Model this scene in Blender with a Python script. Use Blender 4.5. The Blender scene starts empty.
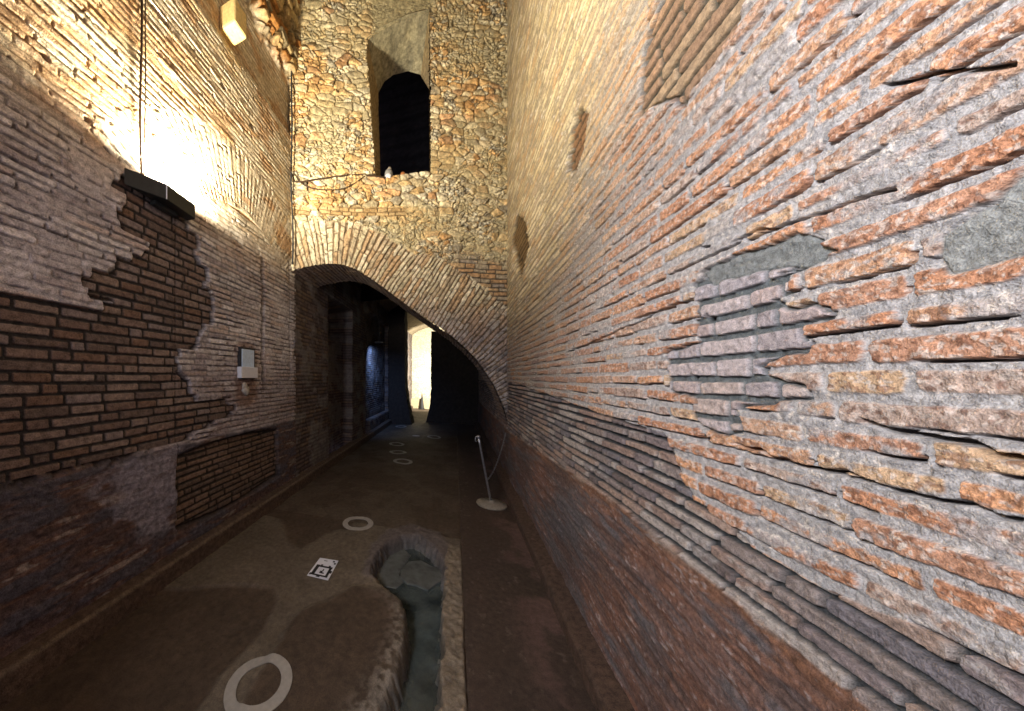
import bpy, math
import numpy as np
from mathutils import Vector

S = bpy.context.scene
COL = S.collection

# ------------------------------------------------------------------ camera
W, H, F, HOR, CAMH = 1024, 711, 303.0, 378.0, 1.6
PX, VPX = 352.0, 455.0          # principal column and vanishing point of the corridor
YAW = math.atan2(PX - VPX, F)
SY, CY = math.sin(YAW), math.cos(YAW)
cam = bpy.data.cameras.new('camera'); cam.sensor_width = 36; cam.sensor_fit = 'HORIZONTAL'
cam.lens = F / W * 36; cam.shift_y = (HOR - H / 2) / W; cam.shift_x = (W / 2 - PX) / W; cam.clip_start = 0.02; cam.clip_end = 100
camo = bpy.data.objects.new('camera', cam); COL.objects.link(camo)
camo.location = (0, 0, CAMH); camo.rotation_euler = (math.pi / 2, 0, -YAW)
S.camera = camo

def ray(px, py):
    u = (px - PX) / F; v = (HOR - py) / F
    return SY + u * CY, CY - u * SY, v
def onX(px, py, X):
    x, y, v = ray(px, py); s = X / x; return (y * s, CAMH + v * s)
XL, XR = -2.216, 0.771
E1 = np.array([XL, onX(292, 300, XL)[0]]); E2 = np.array([XR, onX(507, 300, XR)[0]])
ED = (E2 - E1) / np.linalg.norm(E2 - E1); EN = np.array([ED[1], -ED[0]])  # EN towards camera
ELEN = float(np.linalg.norm(E2 - E1))

def pr(px, py): return onX(px, py, XR)
def pl(px, py): return onX(px, py, XL)
def pf(px, py, z=0.0):
    x, y, v = ray(px, py); s = (z - CAMH) / v; return (x * s, y * s)
def pe(px, py, off=0.0):
    x, y, v = ray(px, py); p = E1 + np.array([0., off])
    s = (p @ EN) / (x * EN[0] + y * EN[1])
    q = np.array([x * s, y * s]) - p
    return (float(q @ ED), CAMH + v * s)

# ------------------------------------------------------------------ noise
def hsh(ix, iy, seed):
    a = ix.astype(np.int64).astype(np.uint32); b = iy.astype(np.int64).astype(np.uint32)
    h = a * np.uint32(374761393) + b * np.uint32(668265263) + np.uint32((seed * 2246822519) & 0xffffffff)
    h ^= h >> np.uint32(13); h *= np.uint32(1274126177); h ^= h >> np.uint32(16)
    h *= np.uint32(2246822519); h ^= h >> np.uint32(15)
    return h.astype(np.float32) / np.float32(4294967296.0)
def vn(x, y, seed=0):
    ix = np.floor(x); iy = np.floor(y); fx = x - ix; fy = y - iy
    fx = fx * fx * (3 - 2 * fx); fy = fy * fy * (3 - 2 * fy)
    a = hsh(ix, iy, seed); b = hsh(ix + 1, iy, seed); c = hsh(ix, iy + 1, seed); d = hsh(ix + 1, iy + 1, seed)
    return (a * (1 - fx) + b * fx) * (1 - fy) + (c * (1 - fx) + d * fx) * fy
def fbm(x, y, o=4, seed=0):
    t = 0; amp = 1; n = 0
    for k in range(o):
        t = t + amp * vn(x * 2 ** k + 17.3 * k, y * 2 ** k + 9.1 * k, seed + k * 7); n += amp; amp *= .55
    return t / n
def ss(a, b, x):
    t = np.clip((x - a) / (b - a), 0, 1); return t * t * (3 - 2 * t)
def C(r, g, b):
    return np.array([((c / 255 + .055) / 1.055) ** 2.4 if c > 10 else c / 255 / 12.92 for c in (r, g, b)], np.float32)
def mix(a, b, t):
    t = np.asarray(t)[..., None]; return a * (1 - t) + b * t
def pal(r, cols):
    cols = np.stack(cols); i = np.clip((r * len(cols)).astype(int), 0, len(cols) - 1); return cols[i]

def bricks(x, z, ch, ln, mv, mh, seed, jit=.12, wob=.006, tilt=.02):
    """uneven courses; returns distance inside brick (m), randoms and height inside the brick -1..1"""
    z = z + (fbm(x * .9, z * .9, 2, seed + 50) - .5) * .022 + (vn(x * 9, z * 9, seed + 51) - .5) * wob
    c = np.floor(z / ch)
    def bz(c): return (c + (hsh(c, c * 0 + 3, seed) - .5) * jit) * ch
    lo = bz(c); hi = bz(c + 1)
    c = np.where(z < lo, c - 1, np.where(z >= hi, c + 1, c)); lo = bz(c); hi = bz(c + 1)
    xx = x / ln + hsh(c, c * 0 + 1, seed) * 17
    i = np.floor(xx)
    def bx(i): return i + (hsh(i, c, seed + 1) - .5) * .75
    l = bx(i); r = bx(i + 1)
    i = np.where(xx < l, i - 1, np.where(xx >= r, i + 1, i)); l = bx(i); r = bx(i + 1)
    r1, r2, r3 = hsh(i, c, seed + 2), hsh(i, c, seed + 3), hsh(i, c, seed + 4)
    mid = (l + r) / 2
    zt = z + (xx - mid) * ln * (r3 - .5) * tilt * 2
    dx = np.minimum(xx - l, r - xx) * ln - mh / 2
    thick = mv / 2 + (r2 - .5) * mv * .35
    dz = np.minimum(zt - lo, hi - zt) - thick
    d = np.minimum(dx, dz)
    cr = .008
    ax = np.maximum(cr - dx, 0); az = np.maximum(cr - dz, 0)
    d = np.where((ax > 0) & (az > 0), cr - np.sqrt(ax * ax + az * az), d)
    zin = (zt - (lo + hi) / 2) / ((hi - lo) / 2)
    return d, r1, r2, r3, zin

def voro(x, y, seed, jit=.85):
    ix = np.floor(x); iy = np.floor(y)
    f1 = np.full(x.shape, 9., np.float32); f2 = f1.copy(); idx = np.zeros(x.shape, np.float32); idy = idx.copy()
    for a in (-1, 0, 1):
        for b in (-1, 0, 1):
            cx = ix + a; cy = iy + b
            px = cx + .5 + (hsh(cx, cy, seed) - .5) * jit; py = cy + .5 + (hsh(cx, cy, seed + 9) - .5) * jit
            d = np.sqrt((x - px) ** 2 + (y - py) ** 2)
            n = d < f1
            f2 = np.where(n, f1, np.minimum(f2, d)); idx = np.where(n, cx, idx); idy = np.where(n, cy, idy); f1 = np.where(n, d, f1)
    return f1, f2 - f1, hsh(idx, idy, seed + 20), hsh(idx, idy, seed + 21)

def psd(x, y, poly):
    """signed distance to polygon, positive inside"""
    P = np.array(poly, np.float64); d = np.full(x.shape, 1e9); ins = np.zeros(x.shape, bool)
    n = len(P)
    for k in range(n):
        ax, ay = P[k]; bx, by = P[(k + 1) % n]
        ex, ey = bx - ax, by - ay; wx = x - ax; wy = y - ay
        t = np.clip((wx * ex + wy * ey) / (ex * ex + ey * ey + 1e-12), 0, 1)
        d = np.minimum(d, (wx - ex * t) ** 2 + (wy - ey * t) ** 2)
        cnd = (ay > y) != (by > y)
        with np.errstate(divide='ignore', invalid='ignore'):
            ins ^= cnd & (x < (bx - ax) * (y - ay) / (by - ay + 1e-12) + ax)
    return np.where(ins, 1, -1) * np.sqrt(d)

# ------------------------------------------------------------------ materials
def stone_mat(name, fine=220, bump=.35, rough=.9, vary=.35, spec=.3):
    m = bpy.data.materials.new(name); m.use_nodes = True; nt = m.node_tree; N = nt.nodes; L = nt.links
    b = N['Principled BSDF']; b.inputs['Roughness'].default_value = rough
    b.inputs['Specular IOR Level'].default_value = spec
    at = N.new('ShaderNodeAttribute'); at.attribute_name = 'col'
    tc = N.new('ShaderNodeTexCoord')
    n1 = N.new('ShaderNodeTexNoise'); n1.inputs['Scale'].default_value = fine; n1.inputs['Detail'].default_value = 3
    n2 = N.new('ShaderNodeTexNoise'); n2.inputs['Scale'].default_value = fine / 5; n2.inputs['Detail'].default_value = 4
    L.new(tc.outputs['Object'], n1.inputs['Vector']); L.new(tc.outputs['Object'], n2.inputs['Vector'])
    ad = N.new('ShaderNodeMath'); ad.operation = 'ADD'; L.new(n1.outputs['Fac'], ad.inputs[0]); L.new(n2.outputs['Fac'], ad.inputs[1])
    mr = N.new('ShaderNodeMapRange'); mr.inputs['From Min'].default_value = .7; mr.inputs['From Max'].default_value = 1.3
    mr.inputs['To Min'].default_value = 1 - vary; mr.inputs['To Max'].default_value = 1 + vary
    L.new(ad.outputs[0], mr.inputs['Value'])
    mx = N.new('ShaderNodeVectorMath'); mx.operation = 'SCALE'
    L.new(at.outputs['Color'], mx.inputs[0]); L.new(mr.outputs['Result'], mx.inputs['Scale'])
    L.new(mx.outputs['Vector'], b.inputs['Base Color'])
    bp = N.new('ShaderNodeBump'); bp.inputs['Strength'].default_value = bump; bp.inputs['Distance'].default_value = .006
    L.new(ad.outputs[0], bp.inputs['Height']); L.new(bp.outputs['Normal'], b.inputs['Normal'])
    return m
def mat(name, col, rough=.6, metal=0, vary=.25, scale=40, emit=None, es=1, bump=.1):
    m = bpy.data.materials.new(name); m.use_nodes = True; nt = m.node_tree; N = nt.nodes; L = nt.links
    b = N['Principled BSDF']; b.inputs['Roughness'].default_value = rough; b.inputs['Metallic'].default_value = metal
    n = N.new('ShaderNodeTexNoise'); n.inputs['Scale'].default_value = scale; n.inputs['Detail'].default_value = 4
    tc = N.new('ShaderNodeTexCoord'); L.new(tc.outputs['Object'], n.inputs['Vector'])
    r = N.new('ShaderNodeValToRGB'); c = C(*col)
    r.color_ramp.elements[0].position = .3; r.color_ramp.elements[1].position = .7
    r.color_ramp.elements[0].color = (*(c * (1 - vary)), 1); r.color_ramp.elements[1].color = (*np.minimum(c * (1 + vary), 1), 1)
    L.new(n.outputs['Fac'], r.inputs['Fac']); L.new(r.outputs['Color'], b.inputs['Base Color'])
    bp = N.new('ShaderNodeBump'); bp.inputs['Strength'].default_value = bump; bp.inputs['Distance'].default_value = .004
    L.new(n.outputs['Fac'], bp.inputs['Height']); L.new(bp.outputs['Normal'], b.inputs['Normal'])
    if emit:
        b.inputs['Emission Color'].default_value = (*emit, 1); b.inputs['Emission Strength'].default_value = es
    return m
M_NEAR = stone_mat('weathered_brick', 330, .6, .88, .45)
M_WALL = stone_mat('old_brickwork', 150, .6, .9, .5)
M_RUB = stone_mat('tuff_rubble', 90, .9, .92, .6)
M_FLOOR = stone_mat('trodden_floor', 150, .35, .75, .35, .35)
M_DARK = stone_mat('dark_brick', 60, .4, .95, .3)

# ------------------------------------------------------------------ mesh builders
def link_mesh(name, co, quads, m, col=None, smooth=True, parent=None):
    me = bpy.data.meshes.new(name)
    co = np.ascontiguousarray(co, np.float32); quads = np.ascontiguousarray(quads, np.int32); k = quads.shape[1]
    me.vertices.add(len(co)); me.vertices.foreach_set('co', co.ravel())
    me.loops.add(quads.size); me.loops.foreach_set('vertex_index', quads.ravel())
    me.polygons.add(len(quads)); me.polygons.foreach_set('loop_start', np.arange(0, quads.size, k, dtype=np.int32))
    me.polygons.foreach_set('use_smooth', np.full(len(quads), smooth))
    me.update(calc_edges=True)
    if col is not None:
        a = me.attributes.new('col', 'FLOAT_COLOR', 'POINT')
        c4 = np.ones((len(co), 4), np.float32); c4[:, :3] = np.clip(col, 0, 1); a.data.foreach_set('color', c4.ravel())
    me.materials.append(m)
    o = bpy.data.objects.new(name, me); COL.objects.link(o)
    if parent: o.parent = parent
    return o
def grid_quads(nu, nv, mask=None, flip=False):
    i = np.arange(nu * nv).reshape(nv, nu)
    q = np.stack([i[:-1, :-1], i[:-1, 1:], i[1:, 1:], i[1:, :-1]], -1)
    if flip: q = q[..., ::-1]
    if mask is not None:
        mk = mask[:-1, :-1] & mask[:-1, 1:] & mask[1:, 1:] & mask[1:, :-1]; q = q[mk]
    return q.reshape(-1, 4)
def field(name, U, V, fn, place, m, flip=False):
    u, v = np.meshgrid(np.array(U, np.float64), np.array(V, np.float64))
    h, c, mask = fn(u, v)
    co = np.stack(place(u, v, h), -1).reshape(-1, 3)
    q = grid_quads(len(U), len(V), mask, flip)
    used = np.zeros(len(co), bool); used[q.ravel()] = True
    remap = np.cumsum(used) - 1
    return link_mesh(name, co[used], remap[q], m, c.reshape(-1, 3)[used])
def struct(o): o['kind'] = 'structure'; return o
def ar(a, b, s): return np.arange(a, b, s)

# ================================================================== RIGHT WALL
GREY = [pr(*p) for p in [(664, 372), (668, 352), (700, 340), (693, 308), (700, 282), (712, 268), (735, 262), (765, 250), (808, 246), (812, 262), (790, 275), (783, 300), (800, 305), (838, 308), (832, 322), (806, 326), (805, 352), (778, 360), (760, 372), (800, 384), (802, 400), (735, 408), (742, 436), (712, 432), (692, 418), (690, 400), (668, 392)]]
CEM1 = [pr(*p) for p in [(935, 262), (940, 238), (962, 225), (990, 205), (1024, 172), (1060, 140), (1060, 250), (1000, 262), (960, 268)]]
CEM2 = [pr(*p) for p in [(700, 272), (745, 252), (770, 246), (800, 232), (842, 252), (800, 270), (758, 272), (712, 285)]]
BIGP = [pr(*p) for p in [(639, 116), (640, 70), (650, 30), (664, -6), (672, -40), (780, -40), (743, 2), (735, 28), (712, 66), (690, 90), (684, 108), (660, 104)]]
SM1 = [pr(*p) for p in [(568, 172), (570, 140), (574, 118), (583, 108), (588, 118), (583, 150), (577, 170)]]
SM2 = [pr(*p) for p in [(512, 240), (517, 215), (524, 218), (529, 245), (525, 262), (521, 280), (517, 262)]]
BAND = [(515, 383), (576, 405), (622, 422), (660, 432), (669, 440), (679, 467), (695, 503), (735, 529), (754, 548), (810, 580), (865, 608), (948, 636), (1023, 671)]
bp_ = np.array([pr(*p) for p in BAND]); o_ = np.argsort(bp_[:, 0]); BY, BZ = bp_[o_, 0], bp_[o_, 1]
HOLES = [(616, 272, .02), (621, 262, .012), (552, 131, .012), (612, 295, .012), (541, 195, .02), (692, 377, .012), (707, 318, .014), (638, 340, .01)]

def right_fn(Y, z):
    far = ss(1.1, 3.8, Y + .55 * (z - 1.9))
    # --- ancient face
    d, r1, r2, r3, zi = bricks(Y + 3, z + .012, .0585, .235, .0215, .012, 5, .14, .005, .02)
    n1 = fbm(Y * 8, z * 14, 4, 11); n2 = fbm(Y * 60, z * 70, 3, 12); n3 = fbm(Y * 2.2, z * 2.6, 3, 13)
    d = d + (fbm(Y * 45, z * 55, 3, 14) - .5) * .008
    brick = pal(r1, [C(206, 146, 104), C(196, 134, 94), C(204, 154, 116), C(192, 138, 106), C(202, 160, 130), C(190, 128, 88), C(208, 172, 134), C(184, 160, 146), C(214, 154, 108)])
    brick = mix(brick, C(214, 200, 190), .14 + ss(.56, .66, fbm(Y * 130, z * 140, 2, 61)) * .6)
    brick = mix(brick, C(120, 80, 62), ss(.60, .68, fbm(Y * 95, z * 105, 2, 63)) * .6)
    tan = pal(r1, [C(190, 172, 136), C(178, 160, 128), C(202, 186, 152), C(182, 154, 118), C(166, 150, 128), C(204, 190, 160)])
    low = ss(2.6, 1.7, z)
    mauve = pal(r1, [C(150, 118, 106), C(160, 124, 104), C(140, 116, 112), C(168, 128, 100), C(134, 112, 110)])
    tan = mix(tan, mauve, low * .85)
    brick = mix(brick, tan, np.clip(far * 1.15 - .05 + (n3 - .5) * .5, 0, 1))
    brick = brick * (.82 + .36 * n2)[..., None]
    smear = ss(.565, .66, n1 * .75 + n2 * .25 + (r2 - .5) * .22 + .05 * (n3 - .5))
    mort = mix(C(196, 192, 190), C(158, 156, 158), n2) * (.85 + .3 * fbm(Y * 120, z * 120, 2, 15))[..., None]
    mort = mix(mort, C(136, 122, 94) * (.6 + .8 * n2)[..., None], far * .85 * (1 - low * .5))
    inside = ss(-.001, .003, d)
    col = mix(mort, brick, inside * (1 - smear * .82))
    white = ss(.70, .76, fbm(Y * 90, z * 110, 2, 16)) * ss(.45, .6, n1)
    col = mix(col, C(226, 216, 206), white * .7)
    h = inside * (.002 + .008 * (r3 ** 2)) * (1 - smear * .5) + (n1 - .5) * .010 + (n2 - .5) * .005 + (fbm(Y * 170, z * 170, 2, 62) - .5) * .003
    # open joints under some bricks
    n4 = fbm(Y * 5, z * 22, 3, 17)
    crev = ss(.0045, .0015, np.abs(d + .001)) * (zi < 0) * ss(.47, .56, n4) * (1 - .5 * far)
    h = h - crev * .030
    col = mix(col, C(80, 72, 70), crev * .6)
    # long open cracks
    zc = 1.6 + .012 * np.sin(Y * 14) + .016 * (fbm(Y * 12, Y * 0, 3, 77) - .5)
    for (pa, pb, w) in [((860, 420), (1030, 458), .0045), ((700, 250), (900, 188), .003), ((560, 356), (760, 268), .003), ((1024, 60), (880, 88), .003), ((700, 436), (1024, 520), .003), ((690, 430), (1024, 642), .0)]:
        ya, za = pr(*pa); yb, zb = pr(*pb)
        t = (Y - ya) / (yb - ya); zz = za + (zb - za) * t + (fbm(Y * 16, Y * 0 + za, 3, 70) - .5) * .03
        k = ss(w + .002, w * .6, np.abs(z - zz)) * ((t > 0) & (t < 1)) * (w > 0) * ss(.35, .45, fbm(Y * 9, Y * 0, 2, 71) + .1)
        h = h - k * .035; col = mix(col, C(60, 55, 55), k * .5)
    # weather tint: large stains
    st = fbm(Y * 1.1, z * .9, 4, 18)
    col = col * (.86 + .30 * st)[..., None]
    # --- grey restored patch
    def patch(poly, fr, cols, mc, mh_, ch, ln, mv, seed, lvl, edge=.02, dark=.5):
        nonlocal h, col
        cq = np.floor((z + .012) / .0585); wy = Y + (fbm(Y * 22, z * 22, 3, seed + 5) - .5) * edge * 1.2 + (hsh(cq, cq * 0, seed + 8) - .5) * edge * 1.6 * (mh_ > 0); wz = z + (fbm(Y * 22 + 40, z * 22, 3, seed + 6) - .5) * edge
        s = psd(wy, wz, poly); inn = ss(-.001, .002, s)
        dd, a1, a2, a3, zi2 = bricks(Y + 3, z + fr, ch, ln, mv, mv * .8, seed, .1, .004, .015)
        dd = dd + (fbm(Y * 50, z * 60, 2, seed + 7) - .5) * .004
        b = pal(a1, cols) * (.8 + .4 * n2)[..., None]
        ii = ss(-.001, .002, dd) * ss(.004, .012, s)
        c2 = mix(mc * (.8 + .4 * n2)[..., None], b, ii)
        h2 = lvl + ii * mh_ + (n2 - .5) * .006
        h = h * (1 - inn) + h2 * inn; col = mix(col, c2, inn)
        e = ss(.006, .001, np.abs(s)) * dark
        h = h - e * .012; col = mix(col, C(70, 66, 64), e * .6)
        return s
    patch(GREY, .014, [C(196, 184, 184), C(188, 172, 170), C(180, 172, 176), C(192, 176, 170), C(176, 166, 168)], C(104, 110, 112), .013, .062, .15, .017, 31, -.010, .03)
    patch(CEM1, 0, [C(150, 152, 150)], C(152, 154, 152), .0, .06, .2, .02, 32, .0, .03, .3)
    patch(CEM2, 0, [C(136, 140, 140)], C(132, 136, 136), .0, .06, .2, .02, 33, -.006, .02, .3)
    patch(BIGP, .02, [C(178, 146, 118), C(166, 136, 112), C(184, 154, 126), C(160, 132, 108), C(178, 154, 126)], C(86, 82, 72), .014, .062, .30, .020, 34, -.022, .02, .9)
    patch(SM1, .02, [C(136, 102, 72), C(124, 94, 68)], C(66, 58, 46), .014, .07, .2, .022, 35, -.035, .02, .9)
    patch(SM2, .02, [C(118, 94, 62), C(108, 86, 56)], C(60, 52, 38), .014, .065, .2, .022, 36, -.035, .03, .8)
    # --- lower restored band
    bz = np.interp(Y, BY, BZ) + (fbm(Y * 7, Y * 0, 3, 19) - .5) * .03
    lz = np.interp(Y, [.88, 1.9, 4.9], [.951, .972, .81]) + (fbm(Y * 6, Y * 0, 3, 20) - .5) * .012
    band = ss(.003, -.002, z - bz)
    d3, a1, a2, a3, z3 = bricks(Y + 5, z, .047, .21, .016, .012, 41, .1, .005, .02)
    d3 = d3 + (fbm(Y * 50, z * 60, 3, 42) - .5) * .004
    i3 = ss(-.001, .002, d3)
    b3 = pal(a1, [C(146, 134, 130), C(136, 124, 124), C(156, 134, 124), C(126, 120, 124), C(168, 146, 134), C(118, 106, 104), C(176, 166, 160)]) * (.75 + .5 * n2)[..., None]
    b3 = mix(b3, C(190, 184, 180), ss(.62, .7, n1) * .5)
    c3 = mix(C(62, 64, 66), b3, i3); h3 = -.018 + i3 * .020 + (n2 - .5) * .007 + (a3 - .5) * .006
    h = h * (1 - band) + h3 * band; col = mix(col, c3, band)
    e = ss(.007, .002, np.abs(z - bz)) * ss(.4, .5, fbm(Y * 5, Y * 0, 2, 21)); h = h - e * .02; col = mix(col, C(60, 56, 56), e * .7)
    # --- plastered foot
    pt = ss(.004, -.004, z - lz)
    s1 = fbm(Y * 3, z * 16, 5, 22); s2 = fbm(Y * 7, z * 40, 4, 23); s3 = fbm(Y * 1.5, z * 3, 3, 24)
    pc = mix(C(108, 88, 82), C(104, 98, 100), ss(.38, .6, s1))
    pc = mix(pc, C(132, 90, 70), ss(.48, .66, s2 * .5 + s3 * .5) * .6)
    pc = mix(pc, C(128, 92, 72), ss(.12, .0, lz - z) * ss(.3, .6, s2))
    pc = mix(pc, C(180, 172, 172), ss(.60, .74, s2 * .5 + fbm(Y * 60, z * 120, 3, 25) * .5) * .6)
    pc = pc * .92 * (.7 + .6 * n2)[..., None] * (.75 + .5 * s3)[..., None]
    lip = ss(.03, .0, lz - z) * .6
    pc = mix(pc, C(150, 140, 132), lip * ss(.4, .6, n1))
    hp = .012 + (s1 - .5) * .03 + (s2 - .5) * .014 + (n2 - .5) * .006
    h = h * (1 - pt) + hp * pt; col = mix(col, pc, pt)
    for (px, py, r) in HOLES:
        hy, hz = pr(px, py); q = np.sqrt(((Y - hy) / (1.6 if Y is None else 1.3)) ** 2 + (z - hz) ** 2) + (n2 - .5) * .012
        k = ss(r, r * .5, q); h = h - k * .05; col = mix(col, C(60, 50, 45), k * .6)
    return h, col, None
ycols = [pr(px, 300)[0] for px in np.arange(1046, 511, -1.0)]
ycols = list(np.arange(-2.5, ycols[0] - .02, .025)) + ycols
ycols = ycols + list(np.arange(ycols[-1] + .03, 17, .06))
ZR = np.concatenate([ar(-.02, 1.0, .0036), ar(1.0, 2.3, .0023), ar(2.3, 3.2, .0036), ar(3.2, 5, .008), ar(5, 8.7, .02)])
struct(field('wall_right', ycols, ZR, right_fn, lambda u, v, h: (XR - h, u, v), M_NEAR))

# ================================================================== LEFT WALL
REST = [pl(*p) for p in [(-60, 285), (0, 290), (18, 296), (68, 306), (100, 308), (110, 300), (84, 293), (84, 266), (112, 269), (117, 256), (139, 261), (145, 242), (128, 232), (116, 220), (119, 200), (128, 178), (160, 196), (190, 214), (196, 256), (207, 278), (213, 318), (201, 328), (195, 345), (178, 350), (179, 374), (189, 377), (195, 401), (230, 396), (234, 414), (177, 442), (120, 460), (89, 468), (0, 489), (-60, 500)]]
PANEL = [pl(*p) for p in [(177, 455), (230, 438), (276, 428), (278, 476), (230, 505), (177, 532)]]
PALE = [pl(*p) for p in [(95, 478), (130, 462), (176, 448), (176, 528), (150, 538), (120, 505)]]
NICHE = [pl(*p) for p in [(236, 404), (237, 345), (252, 345), (256, 404)]]
FC = (2.80, 2.36)
def left_fn(Y, z):
    n1 = fbm(Y * 6, z * 9, 4, 111); n2 = fbm(Y * 45, z * 55, 3, 112); n3 = fbm(Y * 1.4, z * 1.6, 4, 113)
    dr = np.sqrt((Y - FC[0]) ** 2 + (z - FC[1]) ** 2); ang = np.arctan2(Y - FC[0], z - FC[1])
    d, r1, r2, r3, zi = bricks(Y + 3, z, .052, .23, .016, .010, 105, .15, .008, .02)
    d2, q1, q2, q3, zi2 = bricks(dr, ang * 1.35 + 20, .058, .32, .012, .012, 106, .12, .004, .01)
    fan = ss(-.01, .01, np.minimum(np.minimum(dr - 1.07, 1.72 - dr), (z - FC[1] - .75) * 1.2)) > .5
    d = np.where(fan, d2, d); r1 = np.where(fan, q1, r1); r2 = np.where(fan, q2, r2); r3 = np.where(fan, q3, r3)
    d = d + (fbm(Y * 40, z * 45, 3, 114) - .5) * .008
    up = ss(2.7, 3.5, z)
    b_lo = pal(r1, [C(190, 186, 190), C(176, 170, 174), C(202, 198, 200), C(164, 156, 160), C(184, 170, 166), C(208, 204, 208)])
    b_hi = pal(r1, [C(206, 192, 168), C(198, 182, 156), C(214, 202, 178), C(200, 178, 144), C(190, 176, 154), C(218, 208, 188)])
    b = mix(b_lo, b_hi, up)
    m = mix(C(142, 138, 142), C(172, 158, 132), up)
    inside = ss(-.002, .003, d)
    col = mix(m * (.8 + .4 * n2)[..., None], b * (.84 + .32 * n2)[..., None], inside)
    pla = ss(.5, .62, n1 * .6 + n3 * .4 + (r2 - .5) * .1)
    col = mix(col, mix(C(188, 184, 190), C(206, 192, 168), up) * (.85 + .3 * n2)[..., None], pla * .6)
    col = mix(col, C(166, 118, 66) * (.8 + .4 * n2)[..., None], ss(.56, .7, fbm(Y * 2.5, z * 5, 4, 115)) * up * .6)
    # fades to dull reddish brown and mauve grey towards the bottom
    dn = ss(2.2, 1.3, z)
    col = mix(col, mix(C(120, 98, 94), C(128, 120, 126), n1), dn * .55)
    h = (inside * (.004 + .010 * r3 ** 2) * (1 - pla * .5) + (n2 - .5) * .006) * (1 - .5 * up) + (n1 - .5) * .02 * (1 - .5 * up)
    crev = ss(.006, .002, np.abs(d + .002)) * ss(.5, .58, fbm(Y * 4, z * 14, 3, 117)) * (zi < .2)
    h = h - crev * .022 * (1 - .4 * up); col = mix(col, C(84, 68, 54), crev * .6)
    # ledge crack and upper masonry
    for (z0, ya, yb, dp, w) in [(5.06, 1.4, 9, .10, .035), (4.47, 1.66, 1.86, .10, .02)]:
        zz = z0 + (fbm(Y * 4, Y * 0 + z0, 3, 118) - .5) * .05
        k = ss(w, w * .4, np.abs(z - zz)) * (Y > ya) * (Y < yb); h = h - k * dp; col = mix(col, C(96, 76, 50), k * .5)
    h = h - ss(5.06, 5.09, z) * .05
    # holes
    for (px, py, r) in [(45, 57, .02), (223, 86, .03), (252, 127, .03), (88, 120, .02)]:
        hy, hz = pl(px, py); k = ss(r, r * .5, np.sqrt(((Y - hy) * .7) ** 2 + (z - hz) ** 2)); h = h - k * .06; col = mix(col, C(60, 45, 30), k * .6)
    # bulging rubble of the vault springing
    vs = ss(5.80, 5.95, z + (n1 - .5) * .3)
    f1, ed, c1, c2 = voro(Y * 6, z * 9 + 3, 120)
    rc = pal(c1, [C(176, 150, 104), C(150, 124, 84), C(190, 168, 122), C(160, 110, 56), C(140, 126, 98)]) * (.75 + .5 * n2)[..., None]
    hr = ss(.02, .25, ed) * .07 + c2 * .07
    h = h * (1 - vs) + hr * vs; col = mix(col, mix(C(92, 76, 54), rc, ss(.02, .12, ed)), vs)
    # tan lens under the relieving arch
    lens = ss(.0, .012, np.minimum(1.07 - dr, z - 3.385)); h = h - lens * .03; col = mix(col, C(186, 140, 84) * (.8 + .4 * n2)[..., None], lens)
    def patch(poly, ch, ln, mv, seed, cols, mc, lvl, edge, rel=.012):
        nonlocal h, col
        cq = np.floor(z / .066); wy = Y + (fbm(Y * 14, z * 14, 3, seed + 5) - .5) * edge * .5 + (hsh(cq, cq * 0, seed + 8) - .5) * edge * 1.1; wz = (cq + .5) * .066 + (z - (cq + .5) * .066) * .35 + (fbm(Y * 14 + 9, z * 14, 3, seed + 6) - .5) * edge * .25
        s = psd(wy, wz, poly); inn = ss(-.003, .004, s)
        dd, a1, a2, a3, z2 = bricks(Y + 3, z + .01, ch, ln, mv, mv * .85, seed, .08, .003, .012)
        dd = dd + (fbm(Y * 50, z * 60, 2, seed + 7) - .5) * .004
        ii = ss(-.001, .003, dd) * ss(.004, .014, s)
        bb = pal(a1, cols) * (.78 + .44 * n2)[..., None]
        c2 = mix(mc * (.8 + .4 * n2)[..., None], bb, ii); h2 = lvl + ii * rel + (n2 - .5) * .005
        h = h * (1 - inn) + h2 * inn; col = mix(col, c2, inn)
        e = ss(.012, .003, np.abs(s)); h = h - e * .015; col = mix(col, C(60, 52, 50), e * .55)
    # plastered foot
    lz = 1.09 + (fbm(Y * 2, Y * 0, 3, 130) - .5) * .08 - .03 * Y
    pt = ss(.02, -.02, z - lz)
    s1 = fbm(Y * 3, z * 10, 5, 131); s2 = fbm(Y * 5, z * 24, 4, 132)
    pc = mix(C(92, 76, 74), C(84, 80, 88), ss(.4, .6, s1)); pc = mix(pc, C(104, 78, 68), ss(.5, .66, s2) * .8)
    pc = mix(pc, C(150, 140, 134), ss(.68, .74, s2) * .7)
    sp = psd(Y + (n1 - .5) * .5, z + (n1 - .5) * .2, PALE); pc = mix(pc, C(140, 136, 148), ss(-.08, .06, sp) * .8)
    pc = pc * (.65 + .7 * n2)[..., None]
    h = h * (1 - pt) + (.012 + (s1 - .5) * .03 + (n2 - .5) * .008) * pt; col = mix(col, pc, pt)
    patch(REST, .066, .19, .017, 140, [C(122, 104, 96), C(112, 94, 86), C(132, 116, 108), C(102, 88, 82), C(128, 116, 114), C(114, 92, 80)], C(50, 48, 48), -.03, .12)
    patch(PANEL, .058, .22, .018, 150, [C(112, 92, 80), C(100, 84, 76), C(122, 100, 88)], C(50, 46, 42), -.035, .02)
    nn = ss(-.06, .05, psd(Y + (n1 - .5) * .2, z + (n1 - .5) * .2, NICHE)); col = mix(col, C(118, 92, 80) * (.7 + .6 * n2)[..., None], nn * .8)
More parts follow.
